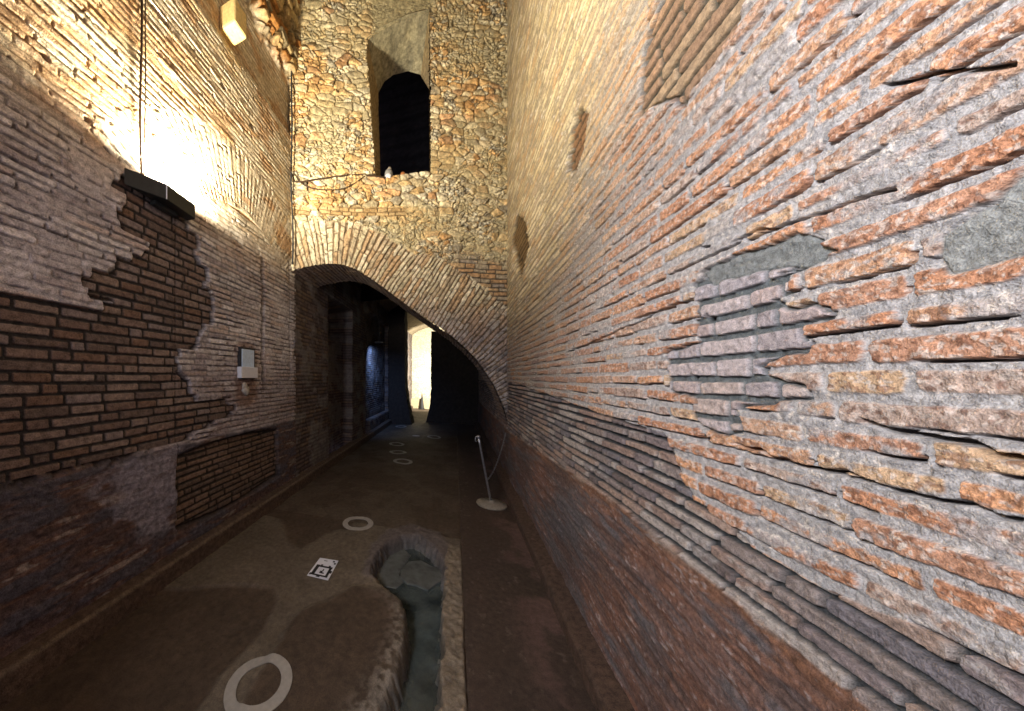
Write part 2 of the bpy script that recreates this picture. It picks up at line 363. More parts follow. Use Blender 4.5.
    # vertical slots / cracks
    for (px, y0, y1, w, dp) in [(262.5, 258, 392, .032, .08), (289.5, 262, 380, .016, .05), (177, 214, 452, .004, .012), (177, 452, 532, .006, .03)]:
        cy, z0 = pl(px, y1); _, z1 = pl(px, y0)
        k = ss(w, w * .4, np.abs(Y - cy + (fbm(z * 7, z * 0 + px, 3, 160) - .5) * (.07 if w > .01 else .004))) * (z > z0) * (z < z1)
        h = h - k * dp; col = mix(col, C(44, 38, 34), k * .85)
    col = col * (.84 + .32 * n3)[..., None]
    return h, col, None
yc = [pl(px, 300)[0] for px in np.arange(-16, 300, .8)]
yc = [y for y in yc if y < E1[1] + .1]
yc = list(np.arange(-2.5, yc[0] - .02, .03)) + yc
ZL = np.concatenate([ar(-.02, 3.6, .0052), ar(3.6, 6.2, .009), ar(6.2, 8.7, .02)])
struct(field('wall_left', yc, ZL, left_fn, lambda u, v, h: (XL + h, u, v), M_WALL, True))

# ================================================================== END WALL WITH ARCH AND WINDOW
ARC = [pe(*p) for p in [(288, 273), (292, 271), (304, 267), (318, 264.5), (338, 263), (354, 268), (371, 278.5), (384, 288), (397, 298), (412, 309), (430, 321), (448, 333), (463, 346), (475, 358), (487, 374), (495, 388), (502, 404), (507, 420), (509, 440)]]
A = np.array(ARC)
tt = np.concatenate([[0], np.cumsum(np.linalg.norm(np.diff(A, axis=0), axis=1))])
TT = np.linspace(0, tt[-1], 160)
AX = np.interp(TT, tt, A[:, 0]); AZ = np.interp(TT, tt, A[:, 1])
ker = np.ones(13) / 13
AX = np.convolve(np.pad(AX, 6, 'edge'), ker, 'valid'); AZ = np.convolve(np.pad(AZ, 6, 'edge'), ker, 'valid')
AX[0] = -.05; AX[-1] = ELEN + .05
WF = [pe(*p) for p in [(374.5, 180), (366.5, 60), (367, 41), (380, 31), (396, 22), (412, 16), (429.5, 12), (430, 100), (430.5, 173)]]
WB = [pe(*p, off=.8) for p in [(380, 177), (378, 110), (378, 93), (384, 82), (393, 75), (408, 71), (421, 75), (436, 100), (436, 172)]]
def curvecoord(x, z):
    sh = x.shape; x = x.ravel(); z = z.ravel(); bd = np.full(x.shape, 1e9); bs = np.zeros(x.shape)
    s = np.concatenate([[0], np.cumsum(np.hypot(np.diff(AX), np.diff(AZ)))])
    for k in range(len(AX) - 1):
        ex, ez = AX[k + 1] - AX[k], AZ[k + 1] - AZ[k]; L2 = ex * ex + ez * ez + 1e-12
        t = ((x - AX[k]) * ex + (z - AZ[k]) * ez) / L2
        tc = np.clip(t, 0, 1); d = (x - AX[k] - ex * tc) ** 2 + (z - AZ[k] - ez * tc) ** 2
        m = d < bd; bd = np.where(m, d, bd); bs = np.where(m, s[k] + tc * math.sqrt(L2), bs)
    return bs.reshape(sh), np.sqrt(bd).reshape(sh)
def end_fn(t, z):
    n1 = fbm(t * 5, z * 6, 4, 211); n2 = fbm(t * 40, z * 45, 3, 212); n3 = fbm(t * 1.2, z * 1.2, 4, 213)
    below = z < np.interp(t, AX, AZ) - .012
    wx = t + (fbm(t * 8, z * 8, 2, 214) - .5) * .09; wz = z + (fbm(t * 8 + 5, z * 8, 2, 215) - .5) * .055
    f1, e1, a1, a2 = voro(wx * 5.0, wz * 10.5, 220); f1b, e2, b1, b2 = voro(wx * 12, wz * 22, 221)
    big = a2 > .78 - .5 * ss(.45, .65, n3) + .2 * ss(5.8, 6.5, z)
    e = np.where(big, e1, np.minimum(e2, e1 * 1.5)); r = np.where(big, a1, b1); rr = np.where(big, a2, b2)
    tan = pal(r, [C(208, 194, 160), C(196, 180, 146), C(214, 204, 176), C(180, 166, 136), C(200, 184, 152), C(186, 178, 158), C(198, 168, 122), C(160, 150, 130), C(192, 186, 168)])
    och = pal(r, [C(196, 156, 102), C(188, 144, 92), C(204, 168, 116), C(196, 178, 142)])
    ob = ss(.52, .60, fbm(t * 2.2, z * 2.6, 3, 222) + .05 * (t < .85))
    col = mix(tan, och, ob * (rr > .35) * .9)
    col = mix(col, C(190, 144, 98), (big & (a1 > .86)) * .8)
    stone = ss(.03, .12, e)
    n5 = fbm(t * 22, z * 26, 3, 216)
    col = col * (.76 + .48 * hsh(np.floor(r * 9999), np.floor(rr * 9999), 7))[..., None]
    col = mix(mix(C(196, 184, 152), C(88, 74, 50), ss(.44, .56, n5)), col, stone) * (.7 + .7 * n2)[..., None] * (.85 + .4 * n5)[..., None]
    col = mix(col, C(88, 70, 44), ss(.60, .68, n5) * .5)
    h = stone * .025 + rr * .022 + ss(.05, .5, e) * .012 + (n2 - .5) * .012 + (n1 - .5) * .03
    gap = ss(.08, .02, e) * ss(.42, .54, fbm(t * 9, z * 9, 3, 223)); h = h - gap * .06; col = mix(col, C(80, 62, 38), gap * .6)
    # smeared lime over the wall head
    lime = ss(.46, .6, fbm(t * 2, z * 2, 3, 224) + .30 * ss(6.0, 6.7, z) * ss(1.9, 1.5, t) - .05)
    col = mix(col, C(186, 172, 134) * (.75 + .5 * n2)[..., None], lime * .6); h = h * (1 - lime * .4)
    # cement around window head
    cem = ss(-.1, .03, psd(t + (n1 - .5) * .2, z + (n1 - .5) * .2, [pe(*p) for p in [(372, 24), (384, -30), (430, -30), (432, 12), (400, 24), (376, 40)]]))
    col = mix(col, C(170, 160, 128) * (.8 + .4 * n2)[..., None], cem); h = h * (1 - cem * .8)
    # coursed stones low at the right
    cr = ss(.0, .1, t - 1.7 - .3 * (n1 - .5)) * ss(3.3, 3.0, z) 
    # leveling course above the arch
    d5, l1, l2, l3, _ = bricks(t, z + .05 * np.sin(t * 2), .06, .14, .014, .012, 240, .1)
    lev = ss(.0, .02, .075 - np.abs(z - (3.98 + .06 * t))) * ss(2.3, 2.0, t + (n1 - .5) * 2) * ss(.36, .44, fbm(t * 3, z * 0, 2, 241))
    i5 = ss(-.002, .003, d5)
    c5 = pal(l1, [C(186, 160, 118), C(170, 142, 100), C(196, 176, 136)])
    col = mix(col, mix(C(120, 98, 68), c5, i5) * (.8 + .4 * n2)[..., None], lev); h = h * (1 - lev) + (i5 * .018 + .012) * lev
    cc = bricks(t, z, .07, .22, .016, .014, 242, .2, .01, .05); i6 = ss(-.002, .004, cc[0])
    crs = ss(.0, .06, t - 1.9 + (n1 - .5) * .4) * ss(3.55, 3.3, z + (n1 - .5) * .5)
    col = mix(col, mix(C(96, 86, 74), pal(cc[1], [C(186, 158, 122), C(168, 154, 132), C(176, 142, 106), C(156, 144, 132)]), i6) * (.75 + .5 * n2)[..., None], crs)
    h = h * (1 - crs) + (i6 * .02 + cc[2] * .012) * crs
    # voussoirs
    sc, dc = curvecoord(t, z)
    dv, v1, v2, v3, _ = bricks(dc + (vn(sc * 14, sc * 0, 255) - .5) * .2, sc + (n1 - .5) * .03, .060, .24, .015, .012, 250, .15, .004, .02)
    dv = dv + (fbm(t * 40, z * 40, 2, 251) - .5) * .006
    iv = ss(-.002, .004, dv)
    vc = pal(v1, [C(206, 196, 170), C(192, 180, 152), C(214, 204, 180), C(180, 164, 138), C(196, 178, 152), C(188, 160, 126)])
    vlow = ss(2.9, 2.2, z); vc = mix(vc, pal(v1, [C(166, 156, 156), C(152, 142, 144), C(174, 164, 162), C(158, 140, 132)]), vlow * .8)
    vc = mix(C(116, 98, 76), vc, iv) * (.78 + .44 * n2)[..., None]
    ring = ss(.66, .64, dc + (fbm(t * 6, z * 6, 3, 252) - .5) * .16 - .26 * ss(1.5, 2.5, t))
    h = h * (1 - ring) + (iv * .016 + v3 * .014 + (n2 - .5) * .01) * ring; col = mix(col, vc, ring)
    col = mix(col, C(90, 84, 88), (ss(.5, .62, n1) * ss(2.6, 1.8, z)) * .5)
    for (px, py, rad) in [(458, 62, .05), (338, 93, .03)]:
        hx, hz = pe(px, py); k = ss(rad, rad * .5, np.hypot(t - hx, z - hz)); h = h - k * .1
    win = psd(t + (n2 - .5) * .02, z + (n2 - .5) * .02, WF) > .012
    return h, col * (.86 + .28 * n3)[..., None], ~(below | win)
def eplace(off):
    return lambda u, v, h: (E1[0] + ED[0] * u + EN[0] * (h - off), E1[1] + ED[1] * u + EN[1] * (h - off), v)
ew = struct(field('wall_back', ar(-.03, ELEN + .03, .008), ar(.4, 8.7, .008), end_fn, eplace(0), M_RUB))

def ruled(name, P, Q, off, nseg, colfn, m, par, npts=None, rel=.01):
    """surface between front outline P and back outline Q (wall coordinates), off metres apart"""
    def rs(L, n):
        L = np.array(L); s = np.concatenate([[0], np.cumsum(np.linalg.norm(np.diff(L, axis=0), axis=1))]); t = np.linspace(0, s[-1], n)
        return np.stack([np.interp(t, s, L[:, 0]), np.interp(t, s, L[:, 1])], -1), t
    def seg(L, per):   # same number of points between matching corners
        out = []
        for k in range(len(L) - 1):
            for j in range(per): out.append(np.array(L[k]) * (1 - j / per) + np.array(L[k + 1]) * (j / per))
        out.append(np.array(L[-1])); return np.array(out)
    p = seg(P, npts); q = seg(Q, npts)
    s = np.concatenate([[0], np.cumsum(np.linalg.norm(np.diff(p, axis=0), axis=1))])
    tang = np.gradient(p, axis=0); tang /= np.linalg.norm(tang, axis=1)[:, None] + 1e-9
    nrm = np.stack([tang[:, 1], -tang[:, 0]], -1)
    w = np.linspace(-.05, 1, nseg)
    u, v = np.meshgrid(s, w)
    hh, c = colfn(u, v * off)
    a = p[None] * (1 - w[:, None, None]) + q[None] * w[:, None, None] + nrm[None] * hh[..., None] * 1.0
    x = E1[0] + ED[0] * a[..., 0]; y = E1[1] + ED[1] * a[..., 0] + w[:, None] * off
    co = np.stack([x, y, a[..., 1]], -1).reshape(-1, 3)
    return link_mesh(name, co, grid_quads(len(s), nseg), m, c.reshape(-1, 3), parent=par)
def soff(u, v):
    d, r1, r2, r3, _ = bricks(v + 3, u, .06, .25, .014, .012, 260); i = ss(-.002, .003, d); n = fbm(u * 30, v * 30, 3, 261)
    return i * .012 + r3 * .01, mix(C(96, 84, 80), pal(r1, [C(150, 132, 124), C(136, 120, 116), C(146, 124, 108)]), i) * (.75 + .5 * n)[..., None]
def cemf(u, v):
    n = fbm(u * 6, v * 4, 5, 262); n2 = fbm(u * 40, v * 40, 3, 263)
    return (n - .5) * .02, mix(C(176, 168, 140), C(150, 144, 122), ss(.35, .65, n)) * (.85 + .3 * n2)[..., None]
def jambf(u, v):
    d, r1, r2, r3, _ = bricks(v + 3, u, .07, .25, .014, .012, 264); i = ss(-.002, .003, d); n = fbm(u * 30, v * 30, 3, 265)
    return i * .01, mix(C(120, 104, 78), C(168, 148, 112), i) * (.75 + .5 * n)[..., None]
arcP = list(zip(AX, AZ))
ruled('arch_soffit', arcP, arcP, .8, 60, soff, M_WALL, ew, 3)
ruled('window_jamb', WF[:3], WB[:3], .8, 50, jambf, M_RUB, ew, 90)
ruled('window_head', WF[2:7], WB[2:7], .8, 60, cemf, M_RUB, ew, 40)
ruled('window_jamb', WF[6:9], WB[6:9], .8, 50, jambf, M_RUB, ew, 90)
ruled('window_sill', [WF[8], WF[0]], [WB[8], WB[0]], .8, 60, jambf, M_RUB, ew, 80)

# dark chamber behind the window
def plain(c1, c2, s=3, rel=.03, seed=300, br=True):
    def f(u, v):
        n = fbm(u * s, v * s, 4, seed); n2 = fbm(u * 30, v * 30, 2, seed + 5)
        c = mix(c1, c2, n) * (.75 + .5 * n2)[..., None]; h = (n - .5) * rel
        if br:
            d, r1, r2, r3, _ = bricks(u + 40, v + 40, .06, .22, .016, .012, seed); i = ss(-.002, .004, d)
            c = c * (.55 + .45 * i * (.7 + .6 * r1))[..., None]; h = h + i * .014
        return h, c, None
    return f
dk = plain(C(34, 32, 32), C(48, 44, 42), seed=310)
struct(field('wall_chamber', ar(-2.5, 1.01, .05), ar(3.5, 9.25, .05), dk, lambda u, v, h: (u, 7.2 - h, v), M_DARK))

# ================================================================== CORRIDOR BEYOND THE ARCH
def lfar(Y, z):
    n1 = fbm(Y * 4, z * 5, 4, 320); n2 = fbm(Y * 30, z * 30, 3, 321)
    d, r1, r2, r3, _ = bricks(Y + 3, z, .06, .22, .016, .012, 322); i = ss(-.002, .004, d)
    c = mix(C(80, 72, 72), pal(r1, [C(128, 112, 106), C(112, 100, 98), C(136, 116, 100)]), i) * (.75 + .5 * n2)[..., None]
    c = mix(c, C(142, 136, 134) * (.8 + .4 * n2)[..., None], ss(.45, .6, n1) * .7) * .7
    h = i * .014 + (n1 - .5) * .05
    def rec(y0, y1, z0, z1, dp):
        nonlocal h
        k = ss(-.015, .015, np.minimum(np.minimum(Y - y0, y1 - Y), np.minimum(z - z0, z1 - z))); h = h - k * dp
    rec(5.15, 6.5, -.1, 3.1, .22); rec(5.45, 6.45, 2.4, 3.08, .30); rec(7.62, 7.95, -.1, 3.3, .45); rec(7.95, 10.4, .45, 3.4, .12)
    return h, c, None
struct(field('wall_passage', ar(E1[1] + .05, 17.2, .02), ar(-.02, 4.4, .02), lfar, lambda u, v, h: (XL - .0 + h, u, v), M_DARK, True))
fw = plain(C(200, 190, 165), C(216, 208, 186), 4, .02, 330)
struct(field('wall_end', ar(-2.35, .85, .02), ar(-.02, 4.4, .02), fw, lambda u, v, h: (u, 16.6 - h, v), M_WALL))
def vault(u, v):
    n1 = fbm(u * 5, v * 5, 4, 340); return (n1 - .5) * .06, mix(C(120, 108, 92), C(150, 138, 116), n1), None
def vault2(u, v):
    a, b, _ = vault(u, v); return a, b, v > E1[1] + (u - E1[0]) * ED[1] / ED[0] + .5
struct(field('ceiling_passage', ar(-2.35, .9, .06), ar(E1[1] + .3, 16.7, .05), vault2, lambda u, v, h: (u, v, 3.35 + 1.0 * np.sqrt(np.clip(1 - ((u + .75) / 1.75) ** 2, 0, 1)) + h), M_DARK))
struct(field('ceiling', ar(-2.5, 1.0, .06), ar(-2.5, 7.3, .06), vault, lambda u, v, h: (u, v, 8.2 + .9 * np.sqrt(np.clip(1 - ((u + .75) / 1.85) ** 2, 0, 1)) + h), M_DARK))

def solid(name, prof, y0, y1, m, c1, c2, n=20, seed=350):
    """masonry block: outline prof (x,z) seen from the front, running from y0 to y1, finely divided and roughened"""
    P = []
    for k in range(len(prof)):
        a = np.array(prof[k], float); b = np.array(prof[(k + 1) % len(prof)], float); r = max(2, int(np.linalg.norm(b - a) / .08))
        for j in range(r): P.append(a + (b - a) * j / r)
    P = np.array(P); N_ = len(P); ys = np.linspace(y0, y1, n); cen = P.mean(0)
    rings = []; 
    for y in ys: rings.append(np.c_[P[:, 0], np.full(N_, y), P[:, 1]])
    co = np.concatenate(rings)
    nn = fbm(co[:, 0] * 7 + co[:, 1] * 3, co[:, 2] * 7 + co[:, 1] * 5, 3, seed) - .5
    co[:, 0] += nn * .05; co[:, 2] += (nn * .03) * (co[:, 2] > .05)
    q = [[j * N_ + i, j * N_ + (i + 1) % N_, (j + 1) * N_ + (i + 1) % N_, (j + 1) * N_ + i] for j in range(n - 1) for i in range(N_)]
    # end caps as fans of quads (centre repeated)
    base = len(co); co = np.concatenate([co, [[cen[0], y0, cen[1]], [cen[0], y1, cen[1]]]])
    tris = [[base, (i + 1) % N_, i] for i in range(N_)] + [[base + 1, (n - 1) * N_ + i, (n - 1) * N_ + (i + 1) % N_] for i in range(N_)]
    me = bpy.data.meshes.new(name); me.from_pydata(co.tolist(), [], q + tris)
    a = me.attributes.new('col', 'FLOAT_COLOR', 'POINT')
    t = fbm(co[:, 0] * 9 + co[:, 1] * 9, co[:, 2] * 14, 3, seed + 3); c = mix(c1, c2, t)
    a.data.foreach_set('color', np.c_[c, np.ones(len(c))].astype(np.float32).ravel())
    me.materials.append(m); o = bpy.data.objects.new(name, me); COL.objects.link(o); return struct(o)
xp = lambda px, Y: (lambda r: r[0] / r[1] * Y)(ray(px, 300))
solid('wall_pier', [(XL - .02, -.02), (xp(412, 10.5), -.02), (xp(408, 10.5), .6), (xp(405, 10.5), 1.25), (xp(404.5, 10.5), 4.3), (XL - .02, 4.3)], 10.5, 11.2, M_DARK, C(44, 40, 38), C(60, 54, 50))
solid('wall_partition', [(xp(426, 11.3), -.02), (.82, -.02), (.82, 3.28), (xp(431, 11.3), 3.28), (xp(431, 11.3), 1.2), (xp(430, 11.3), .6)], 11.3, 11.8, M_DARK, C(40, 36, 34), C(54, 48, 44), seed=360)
solid('wall_footing', [(XL - .02, -.02), (.82, -.02), (.82, .5), (-.4, .52), (XL - .02, .5)], 16.2, 16.5, M_WALL, C(170, 156, 130), C(190, 178, 150), seed=370)

# ================================================================== FLOOR
TR = [pf(*p) for p in [(372, 574), (378, 556), (388, 544), (402, 537), (416, 536), (432, 546), (442, 560), (446, 580), (443, 610), (442, 650), (438, 711), (436, 800), (340, 800), (383, 711), (398, 680), (406, 645), (407, 615), (400, 597), (388, 588)]]
RIM = [pf(*p) for p in [(362, 574), (372, 545), (388, 530), (412, 524), (440, 532), (456, 555), (458, 575), (440, 585), (400, 580), (372, 580)]]
PLT = [pf(*p) for p in [(268, 664), (281, 630), (300, 612), (332, 598), (355, 588), (386, 591), (401, 601), (408, 618), (408, 642), (398, 672), (372, 711), (310, 800), (180, 800), (235, 720)]]
LOW = [pf(*p) for p in [(120, 590), (195, 584), (240, 583), (272, 586), (276, 602), (262, 632), (238, 660), (205, 700), (150, 760), (-200, 800), (60, 620)]]
UPD = [pf(*p) for p in [(265, 512), (281, 520), (289, 543), (300, 549), (322, 536), (345, 528), (360, 500), (458, 508), (457, 440), (340, 440), (315, 470)]]
def floor_fn(X, Y):
    n1 = fbm(X * 3, Y * 3, 5, 400); n2 = fbm(X * 30, Y * 30, 3, 401); n3 = fbm(X * 1.1, Y * 1.1, 3, 402)
    h = (n1 - .5) * .03 + (n2 - .5) * .005
    col = mix(C(92, 82, 70), C(108, 98, 86), n1)
    wx = X + (n1 - .5) * .10; wy = Y + (n3 - .5) * .10
    dk = mix(C(72, 60, 50), C(84, 70, 58), n3)
    s = psd(wx, wy, PLT); k = ss(-.03, .04, s); h = h * (1 - .5 * k) + k * .022; col = mix(col, dk, ss(.0, .05, s))
    edge = ss(.16, .0, np.abs(s + .0)) * ss(-.75, -.25, X) * ss(3.0, 1.6, Y); col = mix(col, C(150, 142, 132), edge * .8 * ss(.3, .6, n2))
    s = psd(wx, wy, LOW); k = ss(-.02, .03, s); h = h - k * .015; col = mix(col, dk, k)
    s = psd(wx, wy, UPD); k = ss(-.02, .05, s + .10 * (Y > 3.0)); k = np.where(Y > 3.2, 1 - .4 * ss(.4, .6, n1), k); h = h - k * .008; col = mix(col, dk, k)
    col = col * (.78 + .44 * fbm(X * 7, Y * 7, 4, 405))[..., None]
    s = psd(X, Y, RIM); k = ss(-.03, .03, s + (n2 - .5) * .04); h = h + k * .012; col = mix(col, C(100, 92, 92) * (.7 + .6 * n2)[..., None], k * .8)
    # kerb stones and right-hand slab
    kx = .055 + (fbm(Y * 5, Y * 0, 3, 410) - .5) * .012
    kl = -.072 + (fbm(Y * 9, Y * 0, 3, 411) - .5) * .07
    kerb = ss(-.004, .004, np.minimum(kx - X, X - kl)) * ss(3.1, 2.95, Y)
    h = h * (1 - kerb) + (.018 + (n2 - .5) * .025) * kerb; col = mix(col, mix(C(112, 100, 86), C(140, 128, 112), n2), kerb)
    sl = ss(-.003, .003, X - kx)
    slc = mix(C(76, 62, 56), C(66, 56, 48), fbm(X * 4, Y * 1.5, 4, 412)); slc = mix(slc, C(112, 100, 90), ss(.70, .78, fbm(X * 22, Y * 18, 4, 413)) * .5)
    slc = mix(slc, C(106, 84, 78), ss(.5, .62, n1) * ss(.3, .55, X) * .8)
    h = h * (1 - sl) + ((n1 - .5) * .012 + .0) * sl; col = mix(col, slc, sl)
    h = h - ss(.006, .001, np.abs(X - kx)) * .015 * ss(4.2, 3.8, Y)
    # little crack by the slab
    # channel
    s = psd(X + (n2 - .5) * .05, Y + (n2 - .5) * .05, TR) ; k = ss(-.03, .05, s)
    k = k * (1 - sl) * (1 - kerb)
    h = h - k * (.17 + .1 * (n1 - .5)); col = mix(col, C(92, 96, 96) * (.7 + .6 * n2)[..., None], k * .8)
    # broken flat stone lying in the head of the channel
    col = col * .8 * (.8 + .4 * n2)[..., None]
    return h, col, None
yr = [pf(455, py)[1] for py in np.arange(760, 421, -.8)]
yr = list(np.arange(-2.5, yr[0] - .02, .04)) + yr; yr = yr + list(np.arange(yr[-1] + .05, 17, .1))
struct(field('floor', ar(XL - .03, XR + .03, .0065), yr, floor_fn, lambda u, v, h: (u, v, h), M_FLOOR))

# water in the channel
def mk_water():
    m = bpy.data.materials.new('murky_water'); m.use_nodes = True; b = m.node_tree.nodes['Principled BSDF']
    b.inputs['Base Color'].default_value = (*C(70, 78, 78), 1); b.inputs['Roughness'].default_value = .12
    n = m.node_tree.nodes.new('ShaderNodeTexNoise'); n.inputs['Scale'].default_value = 6; n.inputs['Detail'].default_value = 5
    r = m.node_tree.nodes.new('ShaderNodeValToRGB'); r.color_ramp.elements[0].color = (*C(50, 58, 58), 1); r.color_ramp.elements[1].color = (*C(88, 98, 98), 1)
    r.color_ramp.elements[0].position = .35; r.color_ramp.elements[1].position = .65
    tc = m.node_tree.nodes.new('ShaderNodeTexCoord'); m.node_tree.links.new(tc.outputs['Object'], n.inputs['Vector'])
    m.node_tree.links.new(n.outputs['Fac'], r.inputs['Fac']); m.node_tree.links.new(r.outputs['Color'], b.inputs['Base Color'])
    b.inputs['Alpha'].default_value = .75
    return m
me = bpy.data.meshes.new('water')
wp = [pf(*p) for p in [(368, 580), (376, 550), (398, 532), (420, 532), (440, 548), (450, 575), (450, 711), (446, 800), (330, 800), (376, 711), (392, 680), (398, 645), (398, 615), (390, 600)]]
me.from_pydata([(x, y, -.115) for x, y in wp], [], [list(range(len(wp)))[::-1]]); me.materials.append(mk_water())
wo = bpy.data.objects.new('water', me); COL.objects.link(wo); wo['kind'] = 'stuff'; wo['label'] = 'greenish murky water lying in the floor channel'; wo['category'] = 'water'

# kerbs along the wall feet
def kerbf(c1, c2, seed, hh):
    def f(u, v):
        n1 = fbm(u * 4, v * 9, 4, seed); n2 = fbm(u * 40, v * 60, 3, seed + 4)
        return (n1 - .5) * .02 + (n2 - .5) * .006, mix(c1, c2, n1) * (.7 + .6 * n2)[..., None], None
    return f
def kerb_place(path):
    P = np.array(path, float); s = np.concatenate([[0], np.cumsum(np.linalg.norm(np.diff(P, axis=0), axis=1))])
    def pl_(u, v, h):
        x = np.interp(v, s, P[:, 0]); z = np.interp(v, s, P[:, 1]); return (x + h * .5 * np.sign(-.75 - x) * -1 * 0 + x * 0 + h * (1 if P[0, 0] < 0 else -1) * .5, u, z + h * .5)
    return pl_, s[-1]
YK = np.concatenate([ar(-2.5, 1.4, .04), ar(1.4, 5, .012), ar(5, 16.2, .06)])
p_, L_ = kerb_place([(-2.095, -.03), (-2.11, .13), (-2.125, .15), (-2.25, .16)])
lk = lambda u, v: (lambda a: (a[0], mix(a[1], C(122, 108, 92), ss(.14, .165, v) * ss(.19, .175, v) * .5), None))(kerbf(C(74, 60, 52), C(92, 76, 64), 420, 0)(u, v))
struct(field('baseboard_left', YK, ar(0, L_ + .005, .008), lk, p_, M_WALL))
p_, L_ = kerb_place([(.641, -.03), (.648, .075), (.665, .09), (.80, .12)])
struct(field('baseboard_right', YK, ar(0, L_ + .005, .008), kerbf(C(74, 60, 52), C(84, 66, 56), 430, 0), p_, M_WALL))

# ================================================================== THINGS
def empty(name, loc, label, cat, group=None, rz=0):
    o = bpy.data.objects.new(name, None); COL.objects.link(o); o.location = loc; o.rotation_euler = (0, 0, rz); o.empty_display_size = .05
    tag(o, label, cat, group); return o
def tag(o, label, cat, group=None):
    o['label'] = label; o['category'] = cat
    if group: o['group'] = group
    return o
def raw(name, v, f, m, parent=None, smooth=False, bev=0):
    me = bpy.data.meshes.new(name); me.from_pydata([tuple(map(float, p)) for p in v], [], f); me.materials.append(m)
    if smooth: me.polygons.foreach_set('use_smooth', [True] * len(me.polygons))
    o = bpy.data.objects.new(name, me); COL.objects.link(o)
    if parent: o.parent = parent
    if bev:
        b = o.modifiers.new('bevel', 'BEVEL'); b.width = bev; b.segments = 2; b.limit_method = 'ANGLE'
    return o
def prism(foot, z0, z1):
    n = len(foot); v = [(x, y, z0) for x, y in foot] + [(x, y, z1) for x, y in foot]
    f = [list(range(n))[::-1], list(range(n, 2 * n))] + [[i, (i + 1) % n, n + (i + 1) % n, n + i] for i in range(n)]
    return v, f
def lathe(prof, seg=32, off=(0, 0, 0)):
    v = []; f = []
    for r, z in prof:
        for k in range(seg): a = 2 * math.pi * k / seg; v.append((off[0] + r * math.cos(a), off[1] + r * math.sin(a), off[2] + z))
    for j in range(len(prof) - 1):
        for k in range(seg): f.append([j * seg + k, j * seg + (k + 1) % seg, (j + 1) * seg + (k + 1) % seg, (j + 1) * seg + k])
    f.append(list(range(seg))[::-1]); f.append([(len(prof) - 1) * seg + k for k in range(seg)])
    return v, f
def tube(pts, r, seg=8, closed=False):
    P = [Vector(p) for p in pts]; v = []; f = []; n = len(P)
    for i, p in enumerate(P):
        a = P[i - 1] if (i or closed) else p; b = P[(i + 1) % n] if (i < n - 1 or closed) else p
        t = (b - a).normalized(); s = t.cross(Vector((.31, .9, .17))).normalized(); w = t.cross(s)
        rr = r[i] if isinstance(r, (list, tuple)) else r
        for k in range(seg): an = 2 * math.pi * k / seg; v.append(p + s * math.cos(an) * rr + w * math.sin(an) * rr)
    for i in range(n if closed else n - 1):
        for k in range(seg): j = (i + 1) % n; f.append([i * seg + k, i * seg + (k + 1) % seg, j * seg + (k + 1) % seg, j * seg + k])
    if not closed: f.append(list(range(seg))[::-1]); f.append([(n - 1) * seg + k for k in range(seg)])
    return v, f
def sweep(pts, n=40):
    """smooth polyline through points"""
    P = [Vector(p) for p in pts]; P = [P[0] * 2 - P[1]] + P + [P[-1] * 2 - P[-2]]; out = []
    for i in range(1, len(P) - 2):
        for k in range(n):
            t = k / n; a, b, c, d = P[i - 1:i + 3]
            out.append(.5 * ((2 * b) + (c - a) * t + (2 * a - 5 * b + 4 * c - d) * t * t + (3 * b - a - 3 * c + d) * t ** 3))
    out.append(P[-2]); return out

BLK = mat('black_painted_metal', (34, 38, 42), .5, .3, .2); GLS = mat('lamp_glass', (230, 225, 200), .2, emit=(1, .85, .6), es=12)
CAB = mat('dark_cable', (62, 44, 28), .7); STL = mat('dull_steel', (150, 150, 155), .4, .8); STL2 = mat('grey_enamel', (140, 140, 140), .5)
CRM = mat('cream_enamel', (136, 128, 116), .6, vary=.2); WHT = mat('white_plastic', (214, 216, 226), .5, vary=.06); PBL = mat('pale_blue_plate', (196, 218, 244), .35, vary=.1)
LIM = mat('lime_mortar', (176, 172, 166), .9, bump=.6); TRV = mat('travertine', (212, 186, 126), .85, bump=.6, vary=.2)
TER = mat('terracotta', (176, 112, 66), .85); RNG = mat('pale_floor_paint', (150, 146, 140), .8, vary=.1); INK = mat('black_ink', (14, 14, 20), .7)
LEAD = mat('dark_lead', (40, 40, 44), .6); SLT = mat('grey_slab', (76, 80, 80), .7, vary=.45, bump=.5, scale=14)

# --- uplight on the left wall
t = empty('floodlight', (-2.14, 1.80, 2.975), 'black box floodlight fixed on the left wall, throwing light upwards', 'floodlight')
foot = np.array([(-2.19, 1.49), (-2.071, 1.724), (-2.096, 2.018), (-2.19, 2.02)]) - np.array([-2.14, 1.80])
raw('housing', *prism(foot, -.02, .10), BLK, t, bev=.006)
raw('lens', *prism(foot * .86, .101, .104), GLS, t)
raw('bracket', *prism(np.array([(-.072, -.1), (-.02, -.1), (-.02, .1), (-.072, .1)]), -.05, -.018), BLK, t, bev=.004)
raw('corner_strip', *prism(np.array([(.066, -.080), (.0705, -.077), (.0705, -.072), (.067, -.074)]), -.018, .098), WHT, t)
# --- conduits falling to it
cy, _ = pl(138.5, 90)
for k, (dy, lab) in enumerate([(0, 'thicker of the two brown cables falling down the left wall to the floodlight'), (.028, 'thinner brown cable hanging just right of the thicker one above the floodlight')]):
    pts = [(XL + .03 + .006 * math.sin(z * 5 + k * 2), cy + dy + .006 * math.sin(z * 3 + k), z) for z in np.linspace(3.02, 8.6, 60)]
    tag(raw('power_cable', *tube(pts, .009 if k == 0 else .005), CAB, smooth=True), lab, 'cable', 'cables on the left wall')

